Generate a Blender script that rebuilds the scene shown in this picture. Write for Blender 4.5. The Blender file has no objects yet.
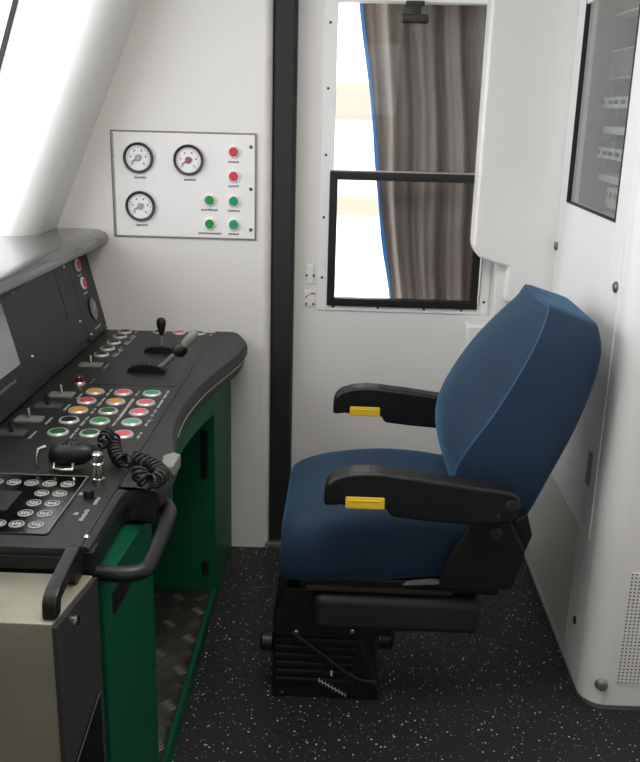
import bpy, bmesh, math, random
from mathutils import Vector, Matrix, noise
random.seed(7)
sc = bpy.context.scene
COL = sc.collection
PI = math.pi

# ------------------------------------------------------------------ materials
def lin(c):
    return tuple(((v/255)/12.92 if v/255 <= .04045 else ((v/255+.055)/1.055)**2.4) for v in c)

MATS = {}
def mat(name, rgb, rough=.5, metal=0., var=.06, scale=12., bump=0., bscale=200., coat=0., spec=.5, sheen=0.):
    if name in MATS: return MATS[name]
    m = bpy.data.materials.new(name); m.use_nodes = True
    nt = m.node_tree; N = nt.nodes; L = nt.links
    b = N['Principled BSDF']
    b.inputs['Roughness'].default_value = rough
    b.inputs['Metallic'].default_value = metal
    b.inputs['Coat Weight'].default_value = coat
    b.inputs['Specular IOR Level'].default_value = spec
    b.inputs['Sheen Weight'].default_value = sheen
    c = lin(rgb)
    tc = N.new('ShaderNodeTexCoord')
    no = N.new('ShaderNodeTexNoise'); no.inputs['Scale'].default_value = scale; no.inputs['Detail'].default_value = 5
    L.new(tc.outputs['Object'], no.inputs['Vector'])
    r = N.new('ShaderNodeValToRGB')
    r.color_ramp.elements[0].position = .3; r.color_ramp.elements[1].position = .7
    r.color_ramp.elements[0].color = (*[v*(1-var) for v in c], 1)
    r.color_ramp.elements[1].color = (*[min(1, v*(1+var)) for v in c], 1)
    L.new(no.outputs['Fac'], r.inputs['Fac']); L.new(r.outputs['Color'], b.inputs['Base Color'])
    if bump:
        n2 = N.new('ShaderNodeTexNoise'); n2.inputs['Scale'].default_value = bscale; n2.inputs['Detail'].default_value = 3
        L.new(tc.outputs['Object'], n2.inputs['Vector'])
        bp = N.new('ShaderNodeBump'); bp.inputs['Strength'].default_value = bump; bp.inputs['Distance'].default_value = .002
        L.new(n2.outputs['Fac'], bp.inputs['Height']); L.new(bp.outputs['Normal'], b.inputs['Normal'])
    MATS[name] = m
    return m

WHITE = mat('white_gelcoat', (230,229,226), .38, var=.012, scale=3, bump=.03, bscale=60)
WARM = mat('warm_white_paint', (228,225,221), .45, var=.012, scale=4, bump=.04, bscale=90)
CABW = mat('cabinet_white_paint', (234,233,232), .4, var=.012, scale=3)
PANELW = mat('panel_white_paint', (236,233,231), .4, var=.01, scale=6)
DESK = mat('desk_black_laminate', (32,32,32), .42, var=.15, scale=30, bump=.25, bscale=500)
RIM = mat('desk_padded_rim', (36,36,36), .5, var=.1, scale=25, bump=.3, bscale=350)
PANELD = mat('instrument_panel_black', (33,35,37), .45, var=.1, scale=20, bump=.2, bscale=500)
HOODM = mat('hood_grey_laminate', (60,60,60), .12, coat=.5, var=.1, scale=14, bump=.1, bscale=300)
BLACK = mat('black_plastic', (15,15,16), .42, var=.12, scale=40, bump=.15, bscale=400)
GLOSSB = mat('gloss_black', (14,14,15), .12, var=.1)
RUBBER = mat('black_rubber', (30,31,32), .65, var=.12, scale=30)
SEATBLK = mat('seat_frame_black', (9,9,10), .5, var=.15, scale=30, bump=.15, bscale=300)
BELLOW = mat('bellows_dark_grey', (31,30,28), .6, var=.12, scale=30)
GREEN = mat('green_lacquer', (8,84,56), .5, var=.06, scale=5, spec=.25)
STEEL = mat('brushed_steel', (164,160,143), .45, .45, var=.1, scale=9, bump=.1, bscale=150)
CHROME = mat('chrome', (205,200,188), .18, 1., var=.03)
SCREWM = mat('screw_metal', (120,118,114), .35, .9, var=.06)
DARKSCREW = mat('dark_screw', (66,64,62), .4, .6, var=.06)
YELLOW = mat('yellow_plastic', (238,200,48), .4, var=.05)
RED = mat('red_button', (205,62,68), .35, var=.05)
PINK = mat('coral_button', (214,92,100), .35, var=.05)
AMBER = mat('amber_button', (216,148,44), .35, var=.05)
GRN = mat('green_button', (36,146,72), .35, var=.05)
DGRN = mat('dark_green_button', (22,92,48), .35, var=.05)
TEAL = mat('teal_button', (30,150,112), .35, var=.05)
MINT = mat('mint_button', (98,160,120), .35, var=.05)
BLKBTN = mat('black_button', (22,22,22), .4, var=.05)
RINGM = mat('button_ring_silver', (205,205,202), .3, .35, var=.04)
RINGW = mat('button_ring_white', (240,240,238), .35, var=.02)
INKD = mat('dark_ink', (80,78,76), .6)
INKW = mat('white_ink', (196,196,192), .6)
INKR = mat('red_ink', (196,60,60), .6)
DIAL = mat('dial_white', (235,236,238), .35, var=.01)
DIALD = mat('dial_grey', (120,124,124), .35, var=.03)
BEZEL = mat('bezel_black', (40,41,43), .35, var=.06)
SILVER = mat('silver_satin', (176,174,170), .3, .8, var=.05)
LGREY = mat('light_grey_plastic', (128,126,120), .45, var=.05)
DUCT = mat('white_duct_plastic', (226,226,222), .45, var=.03)
BREAK = mat('breaker_grey', (70,72,72), .5, var=.1)
BACKPL = mat('cabinet_backplate', (84,96,94), .6, var=.05)
CABIN = mat('cabinet_inner', (112,122,120), .6, var=.04)
BLUETAPE = mat('blue_binding', (60,140,220), .5, var=.05)
BAGW = mat('outside_wall_white', (235,232,226), .6, var=.02, scale=2)
BAGB = mat('outside_wall_beige', (168,158,144), .6, var=.04, scale=2)
CONC = mat('outside_concrete', (190,188,182), .8, var=.06, scale=4)
CEIL = mat('ceiling_white', (236,235,233), .6, var=.01)
RED_KEY = mat('red_key_switch', (96,24,28), .3, var=.1)

def glass(name, tint, gloss=.08, rough=.0):
    m = bpy.data.materials.new(name); m.use_nodes = True
    nt = m.node_tree; N = nt.nodes; L = nt.links
    N.remove(N['Principled BSDF'])
    t = N.new('ShaderNodeBsdfTransparent'); t.inputs[0].default_value = (*tint, 1)
    g = N.new('ShaderNodeBsdfGlossy'); g.inputs['Roughness'].default_value = rough; g.inputs[0].default_value = (1,1,1,1)
    lw = N.new('ShaderNodeLayerWeight'); lw.inputs['Blend'].default_value = .5
    pw = N.new('ShaderNodeMath'); pw.operation = 'POWER'; pw.inputs[1].default_value = 5
    f = N.new('ShaderNodeMath'); f.operation = 'MULTIPLY_ADD'; f.inputs[1].default_value = .9; f.inputs[2].default_value = gloss; f.use_clamp = True
    L.new(lw.outputs['Facing'], pw.inputs[0]); L.new(pw.outputs[0], f.inputs[0])
    a = f
    x = N.new('ShaderNodeMixShader')
    L.new(a.outputs[0], x.inputs[0])
    L.new(t.outputs[0], x.inputs[1]); L.new(g.outputs[0], x.inputs[2])
    L.new(x.outputs[0], N['Material Output'].inputs['Surface'])
    return m
PANE = glass('clear_pane', (.96,.97,.97), .008)
PANELOW = glass('sash_pane', (.9,.9,.9), .008)
TINT = glass('tinted_cabinet_pane', (.80,.83,.82), .035)
SHIELD = glass('windscreen_glass', (.9,.92,.95), .04)

def floor_mat():
    m = bpy.data.materials.new('speckled_black_rubber'); m.use_nodes = True
    nt = m.node_tree; N = nt.nodes; L = nt.links; b = N['Principled BSDF']
    b.inputs['Roughness'].default_value = .55
    tc = N.new('ShaderNodeTexCoord')
    v = N.new('ShaderNodeTexVoronoi'); v.inputs['Scale'].default_value = 85; v.inputs['Randomness'].default_value = 1
    L.new(tc.outputs['Object'], v.inputs['Vector'])
    v2 = N.new('ShaderNodeTexVoronoi'); v2.inputs['Scale'].default_value = 170
    L.new(tc.outputs['Object'], v2.inputs['Vector'])
    # chip sizes vary cell by cell
    sep = N.new('ShaderNodeSeparateColor'); L.new(v.outputs['Color'], sep.inputs[0])
    mr = N.new('ShaderNodeMapRange'); mr.inputs[1].default_value = .45; mr.inputs[2].default_value = 1; mr.inputs[3].default_value = 0; mr.inputs[4].default_value = .24
    L.new(sep.outputs[0], mr.inputs[0])
    lt = N.new('ShaderNodeMath'); lt.operation = 'LESS_THAN'; L.new(v.outputs['Distance'], lt.inputs[0]); L.new(mr.outputs[0], lt.inputs[1])
    sep2 = N.new('ShaderNodeSeparateColor'); L.new(v2.outputs['Color'], sep2.inputs[0])
    mr2 = N.new('ShaderNodeMapRange'); mr2.inputs[1].default_value = .72; mr2.inputs[2].default_value = 1; mr2.inputs[3].default_value = 0; mr2.inputs[4].default_value = .25
    L.new(sep2.outputs[1], mr2.inputs[0])
    lt2 = N.new('ShaderNodeMath'); lt2.operation = 'LESS_THAN'; L.new(v2.outputs['Distance'], lt2.inputs[0]); L.new(mr2.outputs[0], lt2.inputs[1])
    mx = N.new('ShaderNodeMath'); mx.operation = 'MAXIMUM'; L.new(lt.outputs[0], mx.inputs[0]); L.new(lt2.outputs[0], mx.inputs[1])
    no = N.new('ShaderNodeTexNoise'); no.inputs['Scale'].default_value = 5; L.new(tc.outputs['Object'], no.inputs['Vector'])
    r = N.new('ShaderNodeValToRGB')
    r.color_ramp.elements[0].color = (*lin((26,27,28)), 1); r.color_ramp.elements[1].color = (*lin((34,34,34)), 1)
    L.new(no.outputs['Fac'], r.inputs[0])
    mc = N.new('ShaderNodeMix'); mc.data_type = 'RGBA'
    L.new(mx.outputs[0], mc.inputs[0]); L.new(r.outputs[0], mc.inputs[6]); mc.inputs[7].default_value = (*lin((244,242,238)), 1)
    L.new(mc.outputs[2], b.inputs['Base Color'])
    return m

def fabric_mat(name, rgb, weave=900.):
    m = bpy.data.materials.new(name); m.use_nodes = True
    nt = m.node_tree; N = nt.nodes; L = nt.links; b = N['Principled BSDF']
    b.inputs['Roughness'].default_value = .8
    b.inputs['Sheen Weight'].default_value = .36; b.inputs['Sheen Roughness'].default_value = .4
    b.inputs['Sheen Tint'].default_value = (*lin((110,180,230)), 1)
    tc = N.new('ShaderNodeTexCoord')
    ch = N.new('ShaderNodeTexNoise'); ch.inputs['Scale'].default_value = weave*.5; ch.inputs['Detail'].default_value = 2
    L.new(tc.outputs['Object'], ch.inputs['Vector'])
    no = N.new('ShaderNodeTexNoise'); no.inputs['Scale'].default_value = 7; L.new(tc.outputs['Object'], no.inputs['Vector'])
    ad = N.new('ShaderNodeMath'); ad.operation = 'ADD'; L.new(ch.outputs['Fac'], ad.inputs[0]); L.new(no.outputs['Fac'], ad.inputs[1])
    r = N.new('ShaderNodeValToRGB'); c = lin(rgb)
    r.color_ramp.elements[0].position = .75; r.color_ramp.elements[1].position = 1.25
    r.color_ramp.elements[0].position = .35; r.color_ramp.elements[1].position = .65
    hf = N.new('ShaderNodeMath'); hf.operation = 'MULTIPLY'; hf.inputs[1].default_value = .5; L.new(ad.outputs[0], hf.inputs[0])
    r.color_ramp.elements[0].color = (*[v*.8 for v in c], 1); r.color_ramp.elements[1].color = (*[v*1.2 for v in c], 1)
    L.new(hf.outputs[0], r.inputs[0]); L.new(r.outputs[0], b.inputs['Base Color'])
    bp = N.new('ShaderNodeBump'); bp.inputs['Strength'].default_value = .3; bp.inputs['Distance'].default_value = .001
    L.new(ch.outputs['Fac'], bp.inputs['Height']); L.new(bp.outputs['Normal'], b.inputs['Normal'])
    return m
BLUE = fabric_mat('blue_moquette', (14,41,65))
PIPE = mat('blue_piping', (38,78,116), .7, var=.05)

def curtain_mat():
    m = bpy.data.materials.new('taupe_curtain_cloth'); m.use_nodes = True
    nt = m.node_tree; N = nt.nodes; L = nt.links; b = N['Principled BSDF']
    b.inputs['Roughness'].default_value = .85
    tc = N.new('ShaderNodeTexCoord')
    mp = N.new('ShaderNodeMapping'); mp.inputs['Scale'].default_value = (60, 60, 6); L.new(tc.outputs['Object'], mp.inputs[0])
    no = N.new('ShaderNodeTexNoise'); no.inputs['Scale'].default_value = 1; no.inputs['Detail'].default_value = 6; L.new(mp.outputs[0], no.inputs['Vector'])
    r = N.new('ShaderNodeValToRGB'); c = lin((140,131,126))
    r.color_ramp.elements[0].position = .3; r.color_ramp.elements[1].position = .7
    r.color_ramp.elements[0].color = (*[v*.9 for v in c], 1); r.color_ramp.elements[1].color = (*[v*1.08 for v in c], 1)
    L.new(no.outputs['Fac'], r.inputs[0]); L.new(r.outputs[0], b.inputs['Base Color'])
    t = N.new('ShaderNodeBsdfTranslucent'); t.inputs[0].default_value = (*lin((120,108,98)), 1)
    x = N.new('ShaderNodeMixShader'); x.inputs[0].default_value = .06
    L.new(b.outputs[0], x.inputs[1]); L.new(t.outputs[0], x.inputs[2]); L.new(x.outputs[0], N['Material Output'].inputs['Surface'])
    return m

def dots_mat(name, rgb, dark, pitch, rad, plane, strength=1.):
    """sheet metal with a regular grid of round perforations; plane = which two object axes carry the grid"""
    m = bpy.data.materials.new(name); m.use_nodes = True
    nt = m.node_tree; N = nt.nodes; L = nt.links; b = N['Principled BSDF']
    b.inputs['Roughness'].default_value = .45
    tc = N.new('ShaderNodeTexCoord'); sp = N.new('ShaderNodeSeparateXYZ'); L.new(tc.outputs['Object'], sp.inputs[0])
    sq = []
    for ax in plane:
        d = N.new('ShaderNodeMath'); d.operation = 'DIVIDE'; d.inputs[1].default_value = pitch; L.new(sp.outputs[ax], d.inputs[0])
        f = N.new('ShaderNodeMath'); f.operation = 'FRACT'; L.new(d.outputs[0], f.inputs[0])
        s = N.new('ShaderNodeMath'); s.operation = 'SUBTRACT'; s.inputs[1].default_value = .5; L.new(f.outputs[0], s.inputs[0])
        p = N.new('ShaderNodeMath'); p.operation = 'MULTIPLY'; L.new(s.outputs[0], p.inputs[0]); L.new(s.outputs[0], p.inputs[1]); sq.append(p)
    a = N.new('ShaderNodeMath'); a.operation = 'ADD'; L.new(sq[0].outputs[0], a.inputs[0]); L.new(sq[1].outputs[0], a.inputs[1])
    lt = N.new('ShaderNodeMath'); lt.operation = 'LESS_THAN'; lt.inputs[1].default_value = rad*rad; L.new(a.outputs[0], lt.inputs[0])
    ml = N.new('ShaderNodeMath'); ml.operation = 'MULTIPLY'; ml.inputs[1].default_value = strength; L.new(lt.outputs[0], ml.inputs[0])
    mc = N.new('ShaderNodeMix'); mc.data_type = 'RGBA'; L.new(ml.outputs[0], mc.inputs[0])
    mc.inputs[6].default_value = (*lin(rgb), 1); mc.inputs[7].default_value = (*lin(dark), 1)
    L.new(mc.outputs[2], b.inputs['Base Color'])
    return m

# ------------------------------------------------------------------ mesh helpers
class MB:
    def __init__(s): s.bm = bmesh.new()
    def add(s, verts, faces):
        vs = [s.bm.verts.new(v) for v in verts]
        for f in faces:
            try: s.bm.faces.new([vs[i] for i in f])
            except ValueError: pass
        return vs
    def box(s, x0, x1, y0, y1, z0, z1, bev=0., seg=2):
        x0, x1 = min(x0,x1), max(x0,x1); y0, y1 = min(y0,y1), max(y0,y1); z0, z1 = min(z0,z1), max(z0,z1)
        t = bmesh.new()
        bmesh.ops.create_cube(t, size=1)
        for v in t.verts:
            v.co = Vector(((x0+x1)/2+v.co.x*(x1-x0), (y0+y1)/2+v.co.y*(y1-y0), (z0+z1)/2+v.co.z*(z1-z0)))
        if bev: bmesh.ops.bevel(t, geom=t.edges[:], offset=bev, segments=seg, affect='EDGES', profile=.5)
        s.merge(t); return s
    def merge(s, t):
        t.verts.ensure_lookup_table()
        idx = {}
        for v in t.verts: idx[v] = s.bm.verts.new(v.co)
        for f in t.faces:
            try: s.bm.faces.new([idx[v] for v in f.verts])
            except ValueError: pass
        t.free()
    def prism(s, poly, axis, a, b, bev=0., seg=2):
        """poly of 2D points; axis 'x': (y,z); 'y': (x,z); 'z': (x,y); extruded from a to b"""
        def P(p, q):
            return {'x': (q,p[0],p[1]), 'y': (p[0],q,p[1]), 'z': (p[0],p[1],q)}[axis]
        n = len(poly); t = bmesh.new()
        lo = [t.verts.new(P(p,a)) for p in poly]; hi = [t.verts.new(P(p,b)) for p in poly]
        t.faces.new(lo); t.faces.new(hi[::-1])
        for i in range(n): t.faces.new([lo[i], hi[i], hi[(i+1)%n], lo[(i+1)%n]])
        bmesh.ops.recalc_face_normals(t, faces=t.faces[:])
        if bev: bmesh.ops.bevel(t, geom=t.edges[:], offset=bev, segments=seg, affect='EDGES', profile=.5)
        s.merge(t); return s
    def tube(s, pts, r, seg=12, cap=True):
        pts = [Vector(p) for p in pts]; rings = []
        rr = r if isinstance(r, (list, tuple)) else [r]*len(pts)
        up = None
        for i, p in enumerate(pts):
            d = (pts[min(i+1,len(pts)-1)]-pts[max(i-1,0)]).normalized()
            if up is None:
                up = Vector((0,0,1)) if abs(d.z) < .9 else Vector((1,0,0))
            a = d.cross(up).normalized(); up = a.cross(d).normalized()
            rings.append([s.bm.verts.new(p+(a*math.cos(2*PI*k/seg)+up*math.sin(2*PI*k/seg))*rr[i]) for k in range(seg)])
        for A, B in zip(rings, rings[1:]):
            for k in range(seg): s.bm.faces.new([A[k], A[(k+1)%seg], B[(k+1)%seg], B[k]])
        if cap: s.bm.faces.new(rings[0][::-1]); s.bm.faces.new(rings[-1])
        return s
    def lathe(s, prof, c, axis=(0,0,1), seg=24, cap=True):
        """prof: list of (radius, height along axis) from c"""
        d = Vector(axis).normalized(); u = Vector((1,0,0)) if abs(d.x) < .9 else Vector((0,1,0))
        a = d.cross(u).normalized(); b = d.cross(a); c = Vector(c); rings = []
        for r, h in prof:
            rings.append([s.bm.verts.new(c+d*h+(a*math.cos(2*PI*k/seg)+b*math.sin(2*PI*k/seg))*r) for k in range(seg)])
        for A, B in zip(rings, rings[1:]):
            for k in range(seg): s.bm.faces.new([A[k], A[(k+1)%seg], B[(k+1)%seg], B[k]])
        if cap: s.bm.faces.new(rings[0][::-1]); s.bm.faces.new(rings[-1])
        return s
    def loft(s, rings, caps=True, closed=True):
        R = [[s.bm.verts.new(p) for p in ring] for ring in rings]; n = len(R[0])
        for A, B in zip(R, R[1:]):
            for k in range(n if closed else n-1): s.bm.faces.new([A[k], A[(k+1)%n], B[(k+1)%n], B[k]])
        if caps: s.bm.faces.new(R[0][::-1]); s.bm.faces.new(R[-1])
        return R

def obj(name, mb, m, parent=None, smooth=40, subsurf=0, label=None):
    bm = mb.bm
    bmesh.ops.recalc_face_normals(bm, faces=bm.faces[:])
    xs = [v.co for v in bm.verts]
    lo = Vector((min(v.x for v in xs), min(v.y for v in xs), min(v.z for v in xs)))
    hi = Vector((max(v.x for v in xs), max(v.y for v in xs), max(v.z for v in xs)))
    base = Vector(((lo.x+hi.x)/2, (lo.y+hi.y)/2, lo.z))
    bmesh.ops.translate(bm, verts=bm.verts[:], vec=-base)
    me = bpy.data.meshes.new(name); bm.to_mesh(me); bm.free()
    me.materials.append(m)
    me.polygons.foreach_set('use_smooth', [True]*len(me.polygons))
    if smooth is not None and not subsurf: me.set_sharp_from_angle(angle=math.radians(smooth))
    o = bpy.data.objects.new(name, me); COL.objects.link(o)
    o['wloc'] = list(base)
    if parent is not None:
        o.parent = parent; o.location = base-Vector(parent['wloc'])
    else: o.location = base
    if subsurf:
        s = o.modifiers.new('subsurf', 'SUBSURF'); s.levels = subsurf; s.render_levels = subsurf
    elif smooth:
        wn = o.modifiers.new('weighted_normal', 'WEIGHTED_NORMAL'); wn.keep_sharp = True
    if label: o['label'] = label
    return o

def thing(name, loc, label, cat, group=None):
    o = bpy.data.objects.new(name, None); COL.objects.link(o); o.location = loc; o['wloc'] = list(loc)
    o.empty_display_size = .05
    if label: o['label'] = label
    if cat: o['category'] = cat
    if group: o['group'] = group
    return o
def tag(o, label, cat, group=None):
    o['label'] = label; o['category'] = cat
    if group: o['group'] = group
    return o
def struct(o): o['kind'] = 'structure'; return o

def copy_tree(o, parent=None, delta=Vector((0,0,0))):
    c = o.copy(); COL.objects.link(c)
    c['wloc'] = list(Vector(o['wloc'])+delta)
    if parent is not None: c.parent = parent
    if parent is None or parent is o.parent: c.location = Vector(o.location)+delta
    for ch in list(o.children):
        k = copy_tree(ch, c); k.location = ch.location
    return c

def caption(parent, c, u, v, nrm, length, h, m, words=1, name='caption'):
    """a line of fine print, too small to read: short strokes along u, with height along v"""
    c = Vector(c); u = Vector(u).normalized(); v = Vector(v).normalized(); n = Vector(nrm).normalized()
    mb = MB(); x = 0.
    k = max(3, int(length/(h*.8)))
    st = length/k
    for i in range(k):
        if words > 1 and i and i % max(2, k//words) == 0: continue
        ox = -length/2+st*i
        for (a0, a1, b0, b1) in ((.05, .28, 0, random.uniform(.7,1)), (.28, .8, random.choice((0,.4)), None), (.55, .78, .1, random.uniform(.6,1))):
            if b1 is None: b1 = b0+.25
            q = [c+u*(ox+st*a0)+v*(h*(b0-.5)), c+u*(ox+st*a1)+v*(h*(b0-.5)), c+u*(ox+st*a1)+v*(h*(b1-.5)), c+u*(ox+st*a0)+v*(h*(b1-.5))]
            t = .0005
            mb.add([p+n*.0001 for p in q]+[p+n*t for p in q], [(0,1,2,3),(4,5,6,7),(0,1,5,4),(1,2,6,5),(2,3,7,6),(3,0,4,7)])
    return obj(name, mb, m, parent, smooth=None)

def frame_y(mb, x0, x1, z0, z1, w, y0, y1, bev=.003):
    mb.box(x0, x0+w, y0, y1, z0, z1, bev); mb.box(x1-w, x1, y0, y1, z0, z1, bev)
    mb.box(x0+w-.002, x1-w+.002, y0+.0004, y1, z0, z0+w, bev); mb.box(x0+w-.002, x1-w+.002, y0+.0004, y1, z1-w, z1, bev)
# ------------------------------------------------------------------ the camera
cam_d = bpy.data.cameras.new('camera'); cam = bpy.data.objects.new('camera', cam_d); COL.objects.link(cam)
yaw, pitch, roll = [math.radians(a) for a in (1.5618, 16.7155, 1.4475)]
fw = Vector((-math.sin(yaw)*math.cos(pitch), math.cos(yaw)*math.cos(pitch), -math.sin(pitch)))
rt = Vector((math.cos(yaw), math.sin(yaw), 0)); dn = fw.cross(rt)
r2 = rt*math.cos(roll)-dn*math.sin(roll); d2 = rt*math.sin(roll)+dn*math.cos(roll)
M = Matrix((r2, -d2, -fw)).transposed().to_4x4(); M.translation = (0, 0, 1.55)
cam.matrix_world = M
cam_d.sensor_fit = 'VERTICAL'; cam_d.sensor_height = 24; cam_d.lens = 24*900/762
cam_d.clip_start = .05
sc.camera = cam

# ------------------------------------------------------------------ the room
FY = 3.0      # plane of the far side wall
DY = 3.08     # plane of the side door
struct(obj('floor', MB().box(-1.6, 1.5, -.7, 3.2, -.06, 0), floor_mat()))
o = struct(obj('ceiling', MB().box(-1.6, 1.5, -.7, 3.2, 2.35, 2.41), CEIL))

# far wall, left of the door: rounded towards the gasket
wb = MB().prism([(-1.45,FY),(-.285,FY),(-.272,FY+.004),(-.262,FY+.014),(-.258,FY+.03),(-.258,FY+.16),(-1.45,FY+.16)], 'z', .0, 2.35)
struct(obj('wall_back', wb, WARM, smooth=60))
# threshold + gasket strip
struct(obj('trim_1', MB().prism([(-.258,FY+.03),(-.247,FY+.022),(-.19,FY+.022),(-.182,FY+.035),(-.182,FY+.1),(-.258,FY+.1)], 'z', .02, 2.35, .004), RUBBER))
struct(obj('trim_2', MB().box(-.27, .6, FY+.0, DY, .0, .018, .004), SILVER))

# near side wall behind the photographer, with an unseen window added and sized for its light
nw = MB()
nw.box(-1.45, -.35, -.7, -.6, 0, 2.35); nw.box(.35, 1.5, -.7, -.6, 0, 2.35); nw.box(-.35, .35, -.7, -.6, 2.05, 2.35); nw.box(-.35, .35, -.7, -.6, 0, 1.5)
struct(obj('wall_front', nw, WARM))
w2 = thing('added_window', (0, -.65, 1.5), None, None); w2['kind'] = 'structure'
obj('window_frame', (lambda mb: (frame_y(mb, -.35, .35, 1.5, 2.05, .03, -.66, -.62, .003), mb)[1])(MB()), BLACK, w2)
obj('window_pane', MB().box(-.33, .33, -.642, -.638, 1.52, 2.03), SHIELD, w2)
struct(obj('wall_right', MB().box(1.3, 1.4, -.6, 3.2, 0, 2.35), WARM))
# cab front below the windscreen
struct(obj('wall_left', MB().box(-1.45, -1.35, -.6, 3.0, 0, 1.12), WARM))

# ---- windscreen with its slanted side pillar
def slant(z, x0=-.966, z0=1.174): return x0+(z-z0)*.432
pil = MB()
rings = []; edge_pts = []
for z in (1.08, 1.6, 2.35):
    x = slant(z)
    ew = -1.015+(z-1.848)*.34     # window side edge
    sec = [(x+.0, 3.0), (x-.004, 2.93)]
    # rounded nose, then the reveal that turns back towards the windscreen
    for k in range(9):
        a = k/8*math.radians(128)
        sec.append((x-.004-.075+.075*math.cos(a), 2.85-.075*math.sin(a)))
    lx, ly = sec[-1]
    exx = min(lx-.05, ew)
    sec += [(exx, ly+(lx-exx)*.42), (exx-.02, ly+(lx-exx)*.42+.03), (exx-.02, 3.0)]
    edge_pts.append((exx, ly+(lx-exx)*.42, z))
    rings.append([(p[0], p[1], z) for p in sec])
pil.loft(rings)
struct(obj('trim_3', pil, WHITE, smooth=60))
# the screen: glass, dark gasket, header
def shield_x(z): return -1.30+(z-1.12)*.36
wsf = MB()
wsf.prism([(-1.45,1.0),(shield_x(1.12)+.03,1.0),(shield_x(1.12)+.03,1.12),(-1.45,1.12)], 'y', .55, 2.999)
wsf.prism([(shield_x(2.2)-.06,2.2),(shield_x(2.2)+.03,2.2),(shield_x(2.35)+.03,2.35),(shield_x(2.35)-.06,2.35)], 'y', .55, 2.999)
wsf.prism([(-1.45,1.0),(shield_x(1.0)+.03,1.0),(shield_x(2.35)+.03,2.35),(-1.45,2.35)], 'y', -.6, .55)  # unseen solid stretch, added to cut light on faces turned to the camera
win = thing('window_1', (-1.2, 1.0, 1.0), None, None); win['kind'] = 'structure'
obj('window_frame', wsf, WHITE, win)
obj('window_pane', MB().prism([(shield_x(1.12)-.004,1.12),(shield_x(1.12)+.004,1.12),(shield_x(2.2)+.004,2.2),(shield_x(2.2)-.004,2.2)], 'y', .55, 2.999), SHIELD, win)
gk = MB(); g = []
for x, y, z in edge_pts:
    g.append([(x-.012,y-.004,z),(x+.004,y-.006,z),(x+.004,y+.01,z),(x-.012,y+.02,z)])
gk.loft(g); obj('window_gasket', gk, RUBBER, win)

# ---- side door with its drop window
door = thing('door_1', (.2, DY, .02), None, None); door['kind'] = 'structure'
dl = MB()
WX0, WX1, WZ0, WZ1 = -.056, .46, .915, 1.885
dl.box(-.19, WX0, DY, DY+.05, .018, 2.3); dl.box(WX1, .75, DY, DY+.05, .018, 2.3)
dl.box(WX0, WX1, DY, DY+.05, .018, WZ0); dl.box(WX0, WX1, DY, DY+.05, WZ1, 2.3)
obj('door_leaf', dl, WARM, door)
wf = MB(); ft = .006
wf.box(-.1, WX0, DY-ft, DY, .885, 2.0, .002); wf.box(WX1, .49, DY-ft, DY, .885, 2.0, .002)
wf.box(WX0, WX1, DY-ft, DY, .885, WZ0, .002); wf.box(WX0, WX1, DY-ft, DY, WZ1, 2.0, .002)
frm = obj('window_frame', wf, CABW, door)
obj('upper_pane', MB().box(WX0, WX1, DY+.02, DY+.025, 1.34, WZ1), PANE, door)
sx0, sx1, sz0, sz1 = -.068, .451, .904, 1.358
sash = MB()
frame_y(sash, sx0, sx1, sz0, sz1, .027, DY-.018, DY+.012)
sa = obj('drop_sash', sash, BLACK, door)
obj('sash_pane', MB().box(sx0+.02, sx1-.02, DY-.004, DY, sz0+.02, sz1-.02), PANELOW, sa)
obj('sash_top_strip', MB().box(sx0, sx1, DY-.016, DY+.012, sz1, sz1+.005, .001), SILVER, sa)
la = MB()
la.box(.158, .216, DY-.022, DY+.018, 1.873, 1.888, .002); la.box(.170, .206, DY-.026, DY-.005, 1.845, 1.874, .003)
la.box(.145, .231, DY-.034, DY-.006, 1.822, 1.848, .005)
obj('window_latch', la, BLACK, door)
sm = MB().lathe([(.0045,0),(.0045,.001),(.003,.0025)], (0,0,0), (0,-1,0), 10)
first = None
def screw_proto(): return MB().lathe([(.0045,0),(.0045,.001),(.003,.0025)], (-.079, DY-ft, 1.82), (0,-1,0), 10)
sp = obj('screw', screw_proto(), DARKSCREW, door)
for (x, z) in ((-.081,1.62),(-.083,1.41),(-.085,1.205),(-.086,1.0),(-.045,.899),(.11,.899),(.27,.899),(.40,.899),(.475,.93)):
    c = sp.copy(); COL.objects.link(c); c.parent = door
    c.location = sp.location+Vector((x+.079, 0, z-1.82))
lk = MB(); lk.box(-.141, -.113, DY-.005, DY, .975, 1.045, .003); lk.box(-.138, -.116, DY-.007, DY, .985, 1.04, .003)
lp = obj('lock_plate', lk, CABW, door)
l2 = MB().box(-.147, -.108, DY-.004, DY, .895, .952, .003)
lp2 = obj('lock_plate', l2, CABW, door)
for (x, z) in ((-.139,1.005),(-.115,1.005),(-.139,.905),(-.114,.905)):
    s_ = obj('screw', MB().lathe([(.004,0),(.004,.003),(.002,.004)], (x,DY-.004,z), (0,-1,0), 10), DARKSCREW, door)
ar = MB()
for k in range(5):
    a0 = PI*.55+k*.22; a1 = a0+.2
    r0, r1 = .024, .0275; cx, cz = -.117, .915
    if k == 1: continue
    q = [(cx+r*math.cos(a), cz+r*math.sin(a)) for r, a in ((r0,a0),(r1,a0),(r1,a1),(r0,a1))]
    ar.prism(q, 'y', DY-.0055, DY-.004)
ar.box(-.122, -.108, DY-.0055, DY-.004, .940, .945)
obj('arrow_mark', ar, INKR, lp2)

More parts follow.
